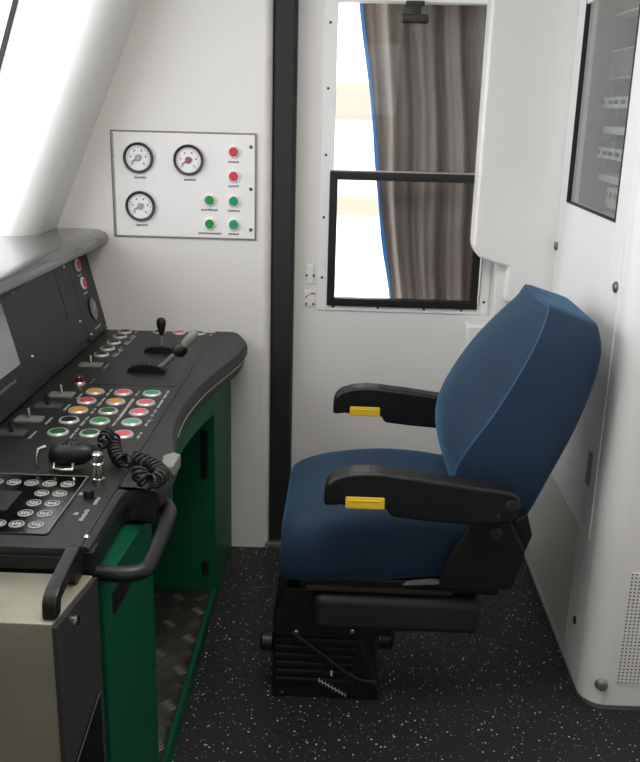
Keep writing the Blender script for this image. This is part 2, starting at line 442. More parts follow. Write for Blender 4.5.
# ---- boxy white casing beside the door window, and the jamb below it
cs = MB()
cs.prism([(.43,1.100),(.412,1.135),(.412,2.35),(.70,2.35),(.70,.95),(.53,.95),(.53,1.07),(.47,1.085)], 'y', FY-.03, DY+.0, .012, 3)
struct(obj('trim_4', cs, WHITE))
struct(obj('trim_5', MB().box(.50, .72, FY+.02, DY, .018, 1.09, .008), WHITE))
struct(obj('trim_6', MB().box(.412, .50, FY+.0, DY, .02, .865, .012, 3), WHITE))

# ------------------------------------------------------------------ outside the door
ow = MB().box(-3.5, 3.5, 6.0, 6.2, -.5, 4)
struct(obj('wall_outside', ow, BAGW))
struct(obj('trim_7', MB().box(-3.5, 3.5, 5.93, 6.0, 1.50, 1.72), mat('outside_ledge_taupe', (146,137,126), .6, var=.04, scale=2)))
struct(obj('trim_8', MB().box(-3.5, 3.5, 5.93, 6.0, .9, 1.02), BAGB))
struct(obj('ground', MB().box(-3.5, 3.5, 3.3, 6.2, -.6, -.5), CONC))
# curtain
cu = MB(); nx, nz = 150, 40; g = []
for j in range(nz+1):
    z = .55+(2.25-.55)*j/nz
    xl = .022-.128*(z-1.889)/.96*1.04
    row = []
    for i in range(nx+1):
        s = i/nx
        xx = xl+(.78-xl)*s+.004*math.sin(z*9+s*4)
        fold = 7.2*s+.25*math.sin(z*1.7+s*5)+.05*noise.noise((s*6, z*2, 0))
        y = 3.235+.020*math.sin(2*PI*fold)+.009*math.sin(2*PI*fold*2.3+1.2)+.02*noise.noise((s*4, z*1.5, 3))
        row.append((xx, y, z))
    g.append(row)
back = [[(p[0], p[1]+.003, p[2]) for p in r] for r in g]
V = [[cu.bm.verts.new(p) for p in r] for r in g]; W = [[cu.bm.verts.new(p) for p in r] for r in back]
for j in range(nz):
    for i in range(nx):
        cu.bm.faces.new([V[j][i], V[j][i+1], V[j+1][i+1], V[j+1][i]]); cu.bm.faces.new([W[j][i], W[j+1][i], W[j+1][i+1], W[j][i+1]])
    cu.bm.faces.new([V[j][0], V[j+1][0], W[j+1][0], W[j][0]]); cu.bm.faces.new([V[j][nx], W[j][nx], W[j+1][nx], V[j+1][nx]])
for i in range(nx):
    cu.bm.faces.new([V[0][i], W[0][i], W[0][i+1], V[0][i+1]]); cu.bm.faces.new([V[nz][i], V[nz][i+1], W[nz][i+1], W[nz][i]])
ct = thing('curtain', (.45, 3.24, .55), 'grey-brown pleated curtain hanging behind the door window', 'curtain')
obj('curtain_cloth', cu, curtain_mat(), ct, smooth=180)
be = MB(); rr = []
for j in range(nz+1):
    p = g[j][0]; w = .007+.004*noise.noise((p[2]*6, 1, 2))
    rr.append([(p[0]-w,p[1]-.006,p[2]),(p[0]+w*.6,p[1]-.006,p[2]),(p[0]+w*.6,p[1]+.008,p[2]),(p[0]-w,p[1]+.008,p[2])])
be.loft(rr)
obj('edge_binding', be, BLUETAPE, ct, label='bright blue binding along the edge of the curtain')

# ------------------------------------------------------------------ gauge panel on the far wall
gp = thing('gauge_panel', (-.543, FY, 1.13), 'white wall panel carrying three round gauges and six push buttons', 'control panel')
GY = FY-.006
obj('panel_surround', (lambda mb: (frame_y(mb, -.782, -.306, 1.131, 1.475, .006, FY-.007, FY, .002), mb)[1])(MB()), LGREY, gp)
obj('face_plate', MB().box(-.777, -.311, GY, FY-.001, 1.136, 1.470, .002), PANELW, gp)
hg = MB()
for k in range(16): hg.tube([(-.775, GY-.001, 1.139+k*.0205), (-.775, GY-.001, 1.157+k*.0205)], .0035, 8)
obj('piano_hinge', hg, SILVER, gp)
def gauge(x, z, ang, red=False):
    e = obj('pressure_gauge', MB().lathe([(.0475,0),(.0495,.004),(.049,.011),(.046,.0145),(.041,.013),(.040,.006)], (x, GY, z), (0,-1,0), 40), BEZEL, gp)
    obj('dial', MB().lathe([(.0405,.004),(.0405,.007)], (x, GY, z), (0,-1,0), 40), DIAL, e)
    tk = MB()
    for k in range(21):
        a = math.radians(225-270*k/20); l0 = .031 if k % 5 == 0 else .0335
        da = .03
        q = [(x+r*math.cos(b), z+r*math.sin(b)) for r, b in ((l0,a-da),(.037,a-da),(.037,a+da),(l0,a+da))]
        tk.prism(q, 'y', GY-.0078, GY-.0068)
    for k in range(6):
        a = math.radians(225-270*k/5); px_, pz_ = x+.0255*math.cos(a), z+.0255*math.sin(a)
        tk.box(px_-.002, px_+.002, GY-.0078, GY-.0068, pz_-.0028, pz_+.0028)
    obj('dial_scale', tk, INKR if red else INKD, e)
    a = math.radians(ang); dx, dz = math.cos(a), math.sin(a); nx_, nz_ = -dz, dx
    nd = MB().prism([(x+dx*.028+nx_*.0007, z+dz*.028+nz_*.0007), (x-dx*.012+nx_*.003, z-dz*.012+nz_*.003), (x-dx*.012-nx_*.003, z-dz*.012-nz_*.003), (x+dx*.028-nx_*.0007, z+dz*.028-nz_*.0007)], 'y', GY-.0105, GY-.009)
    obj('needle', nd, BEZEL, e)
    obj('hub', MB().lathe([(.011,.0068),(.011,.009),(.009,.0115)], (x, GY, z), (0,-1,0), 20), mat('dial_hub_red', (150,90,84), .4) if red else mat('dial_hub_grey', (172,170,168), .35), e)
    caption(e, (x+.004, GY-.0004, z-.062), (1,0,0), (0,0,1), (0,-1,0), .04, .008, INKD)
gauge(-.691, 1.389, 212); gauge(-.527, 1.386, 212, True); gauge(-.689, 1.234, 208)
def wall_button(x, z, m, cl):
    e = obj('push_button', MB().lathe([(.0205,0),(.0205,.003),(.018,.008),(.0155,.008),(.0145,.004)], (x, GY, z), (0,-1,0), 28), RINGW, gp)
    obj('button_cap', MB().lathe([(.0142,.003),(.0142,.009),(.0125,.0115)], (x, GY, z), (0,-1,0), 24), m, e)
    caption(e, (x, GY-.0004, z-.031), (1,0,0), (0,0,1), (0,-1,0), cl, .0075, INKD)
for x, z, m, cl in ((-.380,1.415,RED,.036),(-.380,1.338,RED,.036),(-.460,1.259,GRN,.056),(-.380,1.258,TEAL,.042),(-.460,1.182,GRN,.078),(-.380,1.182,TEAL,.036)):
    wall_button(x, z, m, cl)
for z in (1.432, 1.298, 1.166):
    obj('screw', MB().lathe([(.006,0),(.006,.001),(.004,.003)], (-.324, GY, z), (0,-1,0), 14), SCREWM, gp)

# ------------------------------------------------------------------ the control desk
DZ = .81
desk = thing('control_desk', (-.6, 2.2, .74), 'black control desk top with rows of coloured round push buttons', 'control desk')
# outer edge in plan, from the far wall towards the camera
E_ = [(-.366,2.998),(-.350,2.965),(-.322,2.88),(-.318,2.84),(-.322,2.76),(-.330,2.69),(-.346,2.61),(-.368,2.50),(-.388,2.39),(-.400,2.28),(-.405,2.18),(-.402,2.08),(-.392,1.99),(-.374,1.90),(-.362,1.85),(-.356,1.80),(-.356,1.66),(-.375,1.655),(-.405,1.66),(-.423,1.64),(-.428,1.60),(-.428,1.42),(-.432,1.40)]
def smooth_curve(P, n=4):
    out = []
    for i in range(len(P)-1):
        p0, p1, p2, p3 = [Vector(P[max(0,min(len(P)-1,k))]) for k in (i-1,i,i+1,i+2)]
        for j in range(n):
            t = j/n
            out.append(tuple(.5*((2*p1)+(p2-p0)*t+(2*p0-5*p1+4*p2-p3)*t*t+(3*p1-p0-3*p2+p3)*t**3)))
    out.append(tuple(P[-1])); return out
E2 = E_[:4]+smooth_curve(E_[4:], 3)
XP = -.447   # edge of the flat switch plate
rm = MB(); R = []; seam = []
n_ = len(E2)
for i, (x, y) in enumerate(E2):
    a = Vector(E2[max(0,i-1)]); b = Vector(E2[min(n_-1,i+1)]); d = (b-a).normalized(); nrm = Vector((-d.y, d.x))
    if nrm.x < 0 and abs(nrm.x) > .3: nrm = -nrm
    inner = XP
    w = min(.02, (x-inner)*.5); un = min(.013, (x-inner)*.4)
    ring = [(inner, y, .742), (inner, y, DZ+.002), (inner+.003, y, DZ+.005)]
    ring += [(x-w, y, DZ+.005), (x-w*.35, y, DZ+.002), (x, y, DZ-.012), (x, y, DZ-.030), (x-un*.5, y, DZ-.036), (x-un, y, .742)]
    seam.append((x+.0005, y, DZ-.031))
    R.append(ring)
rm.loft(R)
obj('padded_rim', rm, RIM, desk, smooth=35)
obj('rim_welt', MB().tube([p for p in seam if 2.02 < p[1] < 2.80], .0022, 6), LGREY, desk)
obj('switch_plate', MB().prism([(-.8205,1.402),(XP-.002,1.402),(XP-.002,2.998),(-.8205,2.998)], 'z', .744, DZ, .002), DESK, desk)
# raised inner plate round the levers and its hairline seams
obj('lever_plate', MB().prism([(-.70,2.36),(-.462,2.36),(-.462,2.985),(-.70,2.985)], 'z', DZ-.002, DZ+.0012, .0006), DESK, desk)
obj('edge_trim', MB().box(-.82, -.44, 1.396, 1.402, DZ-.012, DZ+.002, .0015), RIM, desk)
obj('front_fascia', MB().box(-.82, -.44, 1.390, 1.402, .772, DZ-.012, .003), BLACK, desk)
ec = MB().prism([(-.382,1.765),(-.356,1.765),(-.352,1.838),(-.37,1.852),(-.389,1.83)], 'z', DZ-.02, DZ+.009, .003)
obj('rim_clip', ec, LGREY, desk)
obj('screw', MB().lathe([(.004,0),(.004,.001),(.0025,.003)], (-.359,1.815,DZ+.009), (0,0,1), 10), CHROME, desk)
for (x, y) in ((-.448,1.440),(-.47,2.08),(-.474,2.12),(-.463,2.93),(-.455,2.955),(-.60,2.945),(-.70,2.5)):
    obj('screw', MB().lathe([(.006,0),(.006,.001),(.003,.0035)], (x,y,DZ+(.004 if x > -.449 else 0)), (0,0,1), 12), CHROME if x > -.46 else SCREWM, desk)

BR = MB().lathe([(.0255,0),(.0255,.003),(.022,.0065),(.0195,.0065),(.0185,.003)], (0,0,0), (0,0,1), 28)
ring0 = None
def desk_button(x, y, m, cl=0., ring=RINGM, r=1., side=None):
    b = MB().lathe([(.0250*r,-.001),(.0250*r,.003),(.0222*r,.0062),(.0195*r,.0062),(.0185*r,.003)], (x,y,DZ), (0,0,1), 28)
    e = obj('push_button', b, ring, desk)
    obj('button_cap', MB().lathe([(.0182*r,.002),(.0182*r,.0058),(.016*r,.0072)], (x,y,DZ), (0,0,1), 24), m, e)
    if cl: caption(e, (x+.037, y+.008, DZ), (.0,1,0), (-1,0,0), (0,0,1), cl, .008, INKW, words=2)
cols = [(AMBER,PINK,TEAL),(RED,AMBER,PINK),(AMBER,DGRN,PINK),(BLKBTN,GRN,MINT),(DGRN,DGRN,PINK)]
for k, (row, y) in enumerate(zip(cols, (2.286,2.206,2.130,2.053,1.967))):
    for x, m in zip((-.666,-.590,-.512), row):
        desk_button(x, y, m, random.choice((.05,.06,.075)))
for k, y in enumerate((2.983-.02,2.897,2.816,2.738,2.664)):
    desk_button(-.751, y, BLKBTN, .04, r=.95)
for x, m in ((-.634,BLKBTN),(-.566,PINK),(-.498,DGRN)):
    desk_button(x, 2.972, m, 0, r=.88)
# rotary/toggle selectors on small grey plates
def toggle(x, y, plate=True):
    e = obj('selector_switch', MB().box(x-.033, x+.033, y-.02, y+.02, DZ-.001, DZ+.006, .002), LGREY if plate else BREAK, desk)
    obj('toggle_lever', MB().tube([(x,y,DZ+.005),(x-.004,y+.004,DZ+.03)], [.004,.0055], 10), CHROME if plate else BLACK, e)
    caption(e, (x+.047, y, DZ), (0,1,0), (-1,0,0), (0,0,1), .05, .008, INKW)
toggle(-.745, 2.25); toggle(-.750, 2.155, False); toggle(-.762, 2.05); toggle(-.749, 2.545); toggle(-.768, 1.95, False)
ks = obj('key_switch', MB().lathe([(.019,-.001),(.019,.006),(.015,.011)], (-.728,2.350,DZ), (0,0,1), 24), CHROME, desk)
obj('key_cap', MB().lathe([(.012,.01),(.013,.022),(.008,.028)], (-.728,2.350,DZ), (0,0,1), 20), RED_KEY, ks)
# two lever quadrants
def quadrant(cx, cy, L_, w, h, name='lever_quadrant'):
    mb = MB(); prof = []
    for k in range(13):
        a = PI*k/12; prof.append((cx-L_/2*math.cos(a), DZ+h*math.sin(a)))
    mb.prism(prof, 'y', cy-w/2, cy+w/2, .0015)
    q = obj(name, mb, BLACK, desk)
    rb = MB()
    for k in range(2, 11):
        a = PI*k/12; p = Vector((cx-L_/2*math.cos(a), 0, DZ+h*math.sin(a)))
        rb.tube([(p.x, cy-w*.42, p.z+.0005), (p.x, cy+w*.42, p.z+.0005)], .0018, 6)
    obj('quadrant_ribs', rb, RUBBER, q)
    return q
q1 = quadrant(-.578, 2.720, .105, .030, .022)
obj('lever_stem', MB().tube([(-.574,2.720,DZ+.01),(-.574,2.722,DZ+.06)], [.005,.0045], 12), SILVER, q1)
obj('lever_knob', MB().lathe([(.006,.055),(.010,.067),(.0145,.088),(.015,.100),(.011,.108),(.004,.111)], (-.574,2.722,DZ), (0,0,1), 20), BLACK, q1)
q2 = quadrant(-.572, 2.50, .115, .034, .026)
obj('lever_arm', MB().tube([(-.545,2.50,DZ+.008),(-.525,2.50,DZ+.022),(-.483,2.50,DZ+.062)], [.008,.008,.007], 12), SILVER, q2)
obj('lever_collar', MB().lathe([(.012,-.012),(.021,-.004),(.022,.014),(.014,.026)], (-.480,2.50,DZ+.064), (.7,0,.72), 20), BLACK, q2)
hk = MB(); base = Vector((-.468,2.50,DZ+.076)); dv = Vector((.66,.05,.74)).normalized()
hk.tube([base, base+dv*.015, base+dv*.04, base+dv*.058, base+dv*.066], [.010,.014,.016,.013,.005], 16)
obj('lever_handle', hk, LGREY, q2)
# fine white captions printed on the plate
for (x, y, l) in ((-.705,2.70,.10),(-.705,2.86,.12),(-.70,2.39,.05),(-.472,2.945,.05),(-.552,2.16,.16),(-.475,2.23,.04)):
    caption(desk, (x, y, DZ+.0001), (0,1,0), (-1,0,0), (0,0,1), l, .009, INKW, words=2)
# radio keypad
KX0, KX1, KY0, KY1 = -.79, -.522, 1.452, 1.712
kp = obj('keypad', MB().prism([(-.79,1.446),(-.522,1.446),(-.522,1.712),(-.79,1.712)], 'z', DZ-.001, DZ+.003, .0012), GLOSSB, desk, label='glossy black keypad with ringed round keys')
obj('keypad_border', (lambda mb: (mb.box(-.79,-.5225,1.7095,1.712,DZ+.003,DZ+.0036), mb.box(-.5235,-.5210,1.452,1.712,DZ+.003,DZ+.0036), mb)[2])(MB()), LGREY, kp)
obj('keypad_display', MB().box(-.76, -.628, 1.535, 1.624, DZ+.002, DZ+.0045, .001), DIALD if False else PANELD, kp)
keys = [(-.661,1.667),(-.625,1.667),(-.588,1.667),(-.551,1.667),(-.588,1.619),(-.552,1.619),(-.588,1.573),(-.552,1.573),(-.588,1.527),(-.552,1.527),(-.588,1.480),(-.552,1.480),(-.622,1.480),(-.656,1.480),(-.69,1.480),(-.697,1.667)]
for (x, y) in keys:
    k = obj('key', MB().lathe([(.0142,.002),(.0142,.0045),(.0128,.0050),(.0122,.0050),(.0118,.004)], (x,y,DZ), (0,0,1), 24), RINGM, kp)
    obj('key_cap', MB().lathe([(.0119,.003),(.0119,.0046)], (x,y,DZ), (0,0,1), 20), BLKBTN, k)
    ic = MB()
    for j in range(3):
        ic.box(x-.008+j*.006, x-.004+j*.006, y-.005-random.uniform(0,.003), y+.003+random.uniform(0,.003), DZ+.0046, DZ+.0051)
    obj('key_icon', ic, INKW, k)
# jack socket beside the keypad
obj('jack_knob', MB().lathe([(.0105,-.001),(.0105,.013),(.008,.016)], (-.493,1.615,DZ), (0,0,1), 20), BLACK, desk)
for (x, y, l) in ((-.474,1.60,.035),(-.480,1.535,.05),(-.515,1.630,.012),(-.497,1.54,.012)):
    caption(desk, (x, y, DZ+.0001), (0,1,0), (-1,0,0), (0,0,1), l, .010, INKW)
# chrome plug on the desk top
mp = obj('threaded_socket', MB().lathe([(.013,0),(.013,.014),(.010,.016),(.010,.020),(.0125,.021),(.0125,.046),(.010,.048),(.010,.054),(.0115,.056),(.0115,.066),(.008,.069)], (-.492,1.682,DZ), (0,0,1), 24), CHROME, desk, label='chrome threaded socket standing on the desk')
# small chrome hoop at the near edge
hp = MB().tube([(-.612,1.415,DZ),(-.612,1.415,DZ+.03),(-.615,1.420,DZ+.038),(-.622,1.428,DZ+.042),(-.66,1.43,DZ+.042),(-.668,1.42,DZ+.035),(-.668,1.415,DZ)], .0055, 10)
obj('chrome_hoop', hp, CHROME, desk)
# microphone cradle
mc_ = MB().tube([(-.640,1.745,DZ),(-.640,1.745,DZ+.030),(-.637,1.752,DZ+.044),(-.622,1.758,DZ+.048)], .0045, 10)
obj('handset_cradle', mc_, CHROME, desk)
# tubular grab handle closing the notch in the rim
gh = MB(); P = [(-.372,1.70,.775),(-.345,1.665,.772),(-.339,1.60,.772),(-.338,1.50,.772),(-.340,1.44,.772),(-.352,1.420,.772),(-.375,1.411,.772),(-.40,1.411,.772),(-.432,1.414,.772)]
gh.tube([(p[0],p[1],p[2]-.006-.008*max(0,min(1,(1.62-p[1])/.15))) for p in smooth_curve(P, 5)], .0148, 16)
obj('handle_mount', MB().box(-.446, -.424, 1.3965, 1.436, .7405, .806, .005), BLACK, desk)
obj('grab_handle', gh, BLACK, desk, label='black tubular grab handle at the near corner of the desk')

# ------------------------------------------------------------------ handset with coiled cord
hs = thing('microphone_handset', (-.57, 1.76, DZ), 'black handset microphone with coiled cord lying on the desk buttons', 'microphone')
hm = MB(); sec = []
for k, (x, w, h, zc) in enumerate(((-.617,.010,.010,.030),(-.612,.024,.022,.030),(-.595,.030,.026,.031),(-.565,.030,.027,.033),(-.54,.027,.024,.036),(-.525,.018,.014,.038),(-.518,.007,.006,.04))):
    sec.append([(x, 1.762+w*math.cos(a), DZ+zc+h*math.sin(a)) for a in [2*PI*j/16 for j in range(16)]])
hm.loft(sec); obj('handset_body', hm, BLACK, hs, smooth=60)
gr = MB()
for k in range(5): gr.tube([(-.585+k*.009,1.750,DZ+.0585),(-.581+k*.009,1.776,DZ+.0580)], .0022, 6)
obj('talk_button', gr, RUBBER, hs)
obj('handset_clip', MB().tube([(-.60,1.737,DZ+.02),(-.60,1.730,DZ+.009),(-.58,1.728,DZ+.008),(-.56,1.730,DZ+.009),(-.56,1.737,DZ+.02)], .004, 8), CHROME, hs)
path = smooth_curve([(-.520,1.762,DZ+.040),(-.510,1.785,DZ+.045),(-.512,1.83,DZ+.05),(-.505,1.845,DZ+.044),(-.493,1.815,DZ+.030),(-.472,1.765,DZ+.025),(-.455,1.745,DZ+.025),(-.440,1.765,DZ+.026),(-.416,1.750,DZ+.026),(-.385,1.722,DZ+.026),(-.365,1.69,DZ+.027),(-.36,1.655,DZ+.03),(-.372,1.625,DZ+.033),(-.393,1.632,DZ+.038),(-.40,1.66,DZ+.042)], 8)
pv = [Vector(p) for p in path]
L_ = [0]
for a, b in zip(pv, pv[1:]): L_.append(L_[-1]+(b-a).length)
def at_len(s):
    for i in range(len(pv)-1):
        if L_[i+1] >= s: t = (s-L_[i])/max(1e-9, L_[i+1]-L_[i]); return pv[i].lerp(pv[i+1], t), (pv[i+1]-pv[i]).normalized()
    return pv[-1], (pv[-1]-pv[-2]).normalized()
turns = 30; N_ = turns*14; cp = []
for k in range(N_+1):
    s = L_[-1]*k/N_; p, d = at_len(s)
    a = d.cross(Vector((0,0,1))).normalized(); b = a.cross(d)
    rr_ = .0135*min(1, (k/N_)*8+.1)
    th = 2*PI*turns*k/N_
    cp.append(p+(a*math.cos(th)+b*math.sin(th))*rr_)
obj('coiled_cord', MB().tube(cp, .0034, 7), BLACK, hs, smooth=60)

# ------------------------------------------------------------------ sloped instrument panel
PB = Vector((-.822, 0, .812)); PT = Vector((-.889, 0, 1.093))
pu = (PT-PB).normalized(); pn = Vector((pu.z, 0, -pu.x))   # up along the panel, outward normal (towards the driver)
if pn.x < 0: pn = -pn
ip = thing('instrument_panel', (-.85, 2.2, .812), 'dark sloped instrument panel with display screen under the grey hood', 'instrument panel')
def pp(y, s, h=0.): p = PB+pu*s+pn*h; return Vector((p.x, y, p.z))
def slab(y0, y1, s0, s1, h0, h1):
    mb = MB(); t = bmesh.new()
    v = [t.verts.new(pp(y,s,h)) for h in (h0,h1) for (y,s) in ((y0,s0),(y1,s0),(y1,s1),(y0,s1))]
    for f in ((0,1,2,3),(4,5,6,7),(0,1,5,4),(1,2,6,5),(2,3,7,6),(3,0,4,7)): t.faces.new([v[i] for i in f])
    bmesh.ops.recalc_face_normals(t, faces=t.faces[:])
    bmesh.ops.bevel(t, geom=t.edges[:], offset=.0015, segments=1, affect='EDGES')
    mb.merge(t); return mb
obj('panel_body', MB().prism([(PB.x,.812),(PT.x,1.094),(-1.2,1.094),(-1.2,.812)], 'y', .9, 2.998), PANELD, ip)
obj('switch_section', slab(2.782, 2.995, .004, .284, 0, .005), PANELD, ip)
obj('blank_cover', slab(2.25, 2.778, .02, .279, 0, .006), PANELD, ip)
scr = obj('display_screen', slab(1.55, 2.246, .004, .282, 0, .010), PANELD, ip)
obj('screen_glass', slab(1.60, 2.205, .093, .258, .008, .012), mat('screen_grey_glass', (150,156,158), .15, var=.02), scr, label='grey glass of the display screen')
caption(scr, pp(2.09,.066,.010), (0,1,0), pu, pn, .13, .010, LGREY)
for (y, s) in ((2.897,.246),(2.903,.184)):
    e = obj('push_button', MB().lathe([(.021,.004),(.021,.009),(.018,.012),(.0155,.011)], pp(y-.03,s), pn, 26), RINGW, ip)
    obj('button_cap', MB().lathe([(.0152,.006),(.0152,.012),(.013,.0145)], pp(y-.03,s), pn, 22), RED, e)
    caption(e, pp(y-.03,s-.032,.005), (0,1,0), pu, pn, .045, .008, INKW)
obj('cover_seam', slab(2.645, 2.651, .10, .268, .005, .0068), BLACK, ip)
e = obj('round_gauge', MB().lathe([(.040,.004),(.0405,.008),(.039,.0095),(.036,.0095),(.0355,.007)], pp(2.903,.092), pn, 32), BEZEL, ip)
obj('dial', MB().lathe([(.0358,.006),(.0358,.008)], pp(2.903,.092), pn, 32), DIALD, e)
c0 = pp(2.903,.092,.0098); obj('needle', MB().tube([c0-pu*.006+Vector((0,-.006,0)), c0+pu*.018+Vector((0,.018,0))], .0014, 6), INKW, e)
caption(ip, pp(2.90,.031,.005), (0,1,0), pu, pn, .07, .009, INKW)
for (y, s) in ((2.735,.262),(2.741,.085),(2.298,.268),(2.304,.089),(2.81,.025),(2.985,.012)):
    obj('screw', MB().lathe([(.006,.004),(.006,.007),(.004,.0095)], pp(y,s), pn, 12), CHROME, ip)
# grey hood over the panel
HX = -.80
hd = MB()
prof = [(-1.30,1.150),(-.90,1.1548),(-.85,1.1548),(-.83,1.152),(-.812,1.144),(-.802,1.131),(-.802,1.120),(-.812,1.108),(-.835,1.100),(-.89,1.095),(-1.30,1.095)]
hd.prism(prof, 'y', .9, 2.996, .0)
hood = tag(obj('dashboard_hood', hd, HOODM, None, smooth=60), 'grey rounded dashboard hood below the windscreen, capping the instrument panel', 'hood')

# ------------------------------------------------------------------ green desk base
bp_ = thing('desk_pedestal', (-.7, 2.8, 0), 'green pedestal under the desk against the far wall', 'pedestal')
obj('pedestal_body', MB().box(-1.2, -.392, 2.60, 2.995, 0, .738, .004), GREEN, bp_)
sm_ = MB().box(-.3925, -.3905, 2.605, 2.64, .04, .69)
obj('recessed_pull', MB().box(-.435, -.413, 2.592, 2.602, .44, .60, .004), BLACK, bp_)
obj('recessed_pull', MB().box(-.437, -.415, 2.592, 2.602, .10, .15, .004), BLACK, bp_)
ap = MB(); A_ = [(x-.013, y) for x, y in E2 if 1.72 < y < 2.56]; A_ = [(-.392, 2.599)]+A_
ap.prism([(x,y) for x,y in A_]+[(x-.02,y) for x,y in reversed(A_)], 'z', .684, .741)
tag(obj('desk_apron', ap, GREEN), 'curved green apron strip beneath the concave desk edge', 'apron')
np_ = thing('desk_pedestal', (-.7, 1.55, 0), 'green pedestal nearest the camera, beside the steel box', 'pedestal')
obj('pedestal_body', MB().prism([(-1.2,1.404),(-.412,1.404),(-.392,1.712),(-1.2,1.712)], 'z', 0, .738, .003), GREEN, np_)
obj('latch_strip', MB().prism([(-.413,1.445),(-.406,1.448),(-.400,1.548),(-.407,1.55)], 'z', .655, .70, .001), BLACK, np_)
def diamond_mat():
    m = bpy.data.materials.new('diamond_plate_steel'); m.use_nodes = True
    nt = m.node_tree; N = nt.nodes; L = nt.links; b = N['Principled BSDF']
    b.inputs['Metallic'].default_value = .8; b.inputs['Roughness'].default_value = .45
    tc = N.new('ShaderNodeTexCoord'); no = N.new('ShaderNodeTexNoise'); no.inputs['Scale'].default_value = 25
    L.new(tc.outputs['Object'], no.inputs['Vector'])
    r = N.new('ShaderNodeValToRGB'); r.color_ramp.elements[0].color = (*lin((84,82,78)),1); r.color_ramp.elements[1].color = (*lin((120,118,112)),1)
    L.new(no.outputs['Fac'], r.inputs[0]); L.new(r.outputs[0], b.inputs['Base Color'])
    return m
DIA = diamond_mat()
fp = thing('footplate', (-.65, 2.1, 0), 'chequered steel footplate in the knee space beneath the desk', 'footplate')
tr = MB().box(-1.15, -.405, 1.714, 2.598, .0, .045)
def bar(mb, x, y, a, l):
    d = Vector((math.cos(a), math.sin(a), 0)); n = Vector((-d.y, d.x, 0)); c = Vector((x,y,.045))
    w = .0032
    v = [c-d*l/2, c+n*w, c+d*l/2, c-n*w, c+Vector((0,0,.0022))]
    vs = [mb.bm.verts.new(p) for p in v]
    for i in range(4): mb.bm.faces.new([vs[i], vs[(i+1)%4], vs[4]])
for i in range(8):
    for j in range(11):
        x = -.43-i*.075; y = 1.77+j*.078
        a = PI/4 if (i+j) % 2 else -PI/4
        d = Vector((-math.sin(a), math.cos(a)))
        for k in range(-2, 3): bar(tr, x+d.x*k*.0095, y+d.y*k*.0095, a, .042)
pl_ = obj('plate', tr, DIA, fp, smooth=None)
pl_.data.materials.append(mat('worn_tread_steel', (170,168,160), .3, .9))
for f in pl_.data.polygons:
    if len(f.vertices) == 3: f.material_index = 1
obj('kick_strip', MB().box(-.405, -.392, 1.714, 2.598, 0, .055, .002), GREEN, fp)

# ------------------------------------------------------------------ steel box at the near end
sb = thing('steel_cabinet', (-.7, 1.3, 0), 'brushed steel box at the near end of the desk', 'cabinet')
bx = MB().prism([(-1.2,1.228),(-.4445,1.228),(-.4235,1.388),(-1.2,1.388)], 'z', 0, .768, .004)
obj('cabinet_body', bx, STEEL, sb)
pnl = MB().prism([(-.4435,1.222),(-.436,1.224),(-.4155,1.386),(-.4225,1.386)], 'z', .02, .765, .0015)
sp_ = obj('side_panel', pnl, mat('side_panel_black', (50,52,50), .45, var=.1, scale=20), sb, label='black side panel of the steel box')
def side_pt(t, z, off=0.): return Vector((-.436+.0205*t+off, 1.224+.162*t, z))
obj('key_lock', MB().lathe([(.011,0),(.011,.004),(.007,.006)], side_pt(.40,.737), (1,-.13,0), 18), CHROME, sp_)
hz = MB(); q = [side_pt(.12,.30), side_pt(.87,.30), side_pt(.87,.552), side_pt(.12,.478)]
nv = Vector((.992,-.126,0))
hz.add([p+nv*.0005 for p in q]+[p+nv*.004 for p in q], [(0,1,2,3),(4,5,6,7),(0,1,5,4),(1,2,6,5),(2,3,7,6),(3,0,4,7)])
obj('hatch', hz, GLOSSB, sp_)
hb = MB()
for a, b in zip(q, q[1:]+q[:1]): hb.tube([a+nv*.004, b+nv*.004], .0012, 6)
obj('hatch_edge', hb, BREAK, sp_)
# black bar handle on the corner
bh = MB()
bh.prism([(1.392,.800),(1.392,.822),(1.375,.828),(1.265,.813),(1.248,.806),(1.240,.796),(1.237,.7685),(1.262,.7685),(1.268,.788),(1.34,.803),(1.35,.7685),(1.385,.7685)], 'x', -.464, -.440, .004)
obj('bar_handle', bh, BLACK, sb, label='black angular bar handle on the corner of the steel box')

# ------------------------------------------------------------------ the driver's seat
YC = 2.32
st = thing('driver_seat', (.1, YC, 0), "blue upholstered driver's seat with two black armrests", 'seat')
# cushion: sections across X
cush = MB(); rings = []
levels = [  # x, z_bottom, z_edge, z_top, half width
    (-.130,.408,.455,.472,.215), (-.150,.384,.466,.500,.234), (-.147,.372,.494,.534,.246), (-.114,.370,.522,.556,.252), (-.05,.372,.548,.574,.254),
    (.05,.376,.566,.590,.254), (.15,.382,.574,.596,.252), (.25,.392,.570,.588,.249), (.33,.398,.560,.575,.244), (.37,.41,.545,.555,.235)]
for (x, zb, ze, zt, w) in levels:
    ring = []
    prof = [(-.55,0,'b'),(-.94,.02,'b'),(-1.0,.25,'s'),(-1.0,.75,'s'),(-.955,1.0,'e'),(-.80,1.0,'t'),(-.5,.97,'t'),(0,.94,'t')]
    pts = []
    for (v, h, kd) in prof:
        if kd == 'b': z = zb+h*.1
        elif kd == 's': z = zb+(ze-zb)*h
        elif kd == 'e': z = ze
        else: z = ze+(zt-ze)*(1 if v == -.8 else (1.0 if v == -.5 else .85))
        pts.append((v, z))
    full = pts+[(-v, z) for v, z in reversed(pts[:-1])]
    rings.append([(x, YC+v*w, z) for v, z in full])
cush.loft(rings)
obj('seat_cushion', cush, BLUE, st, subsurf=2)
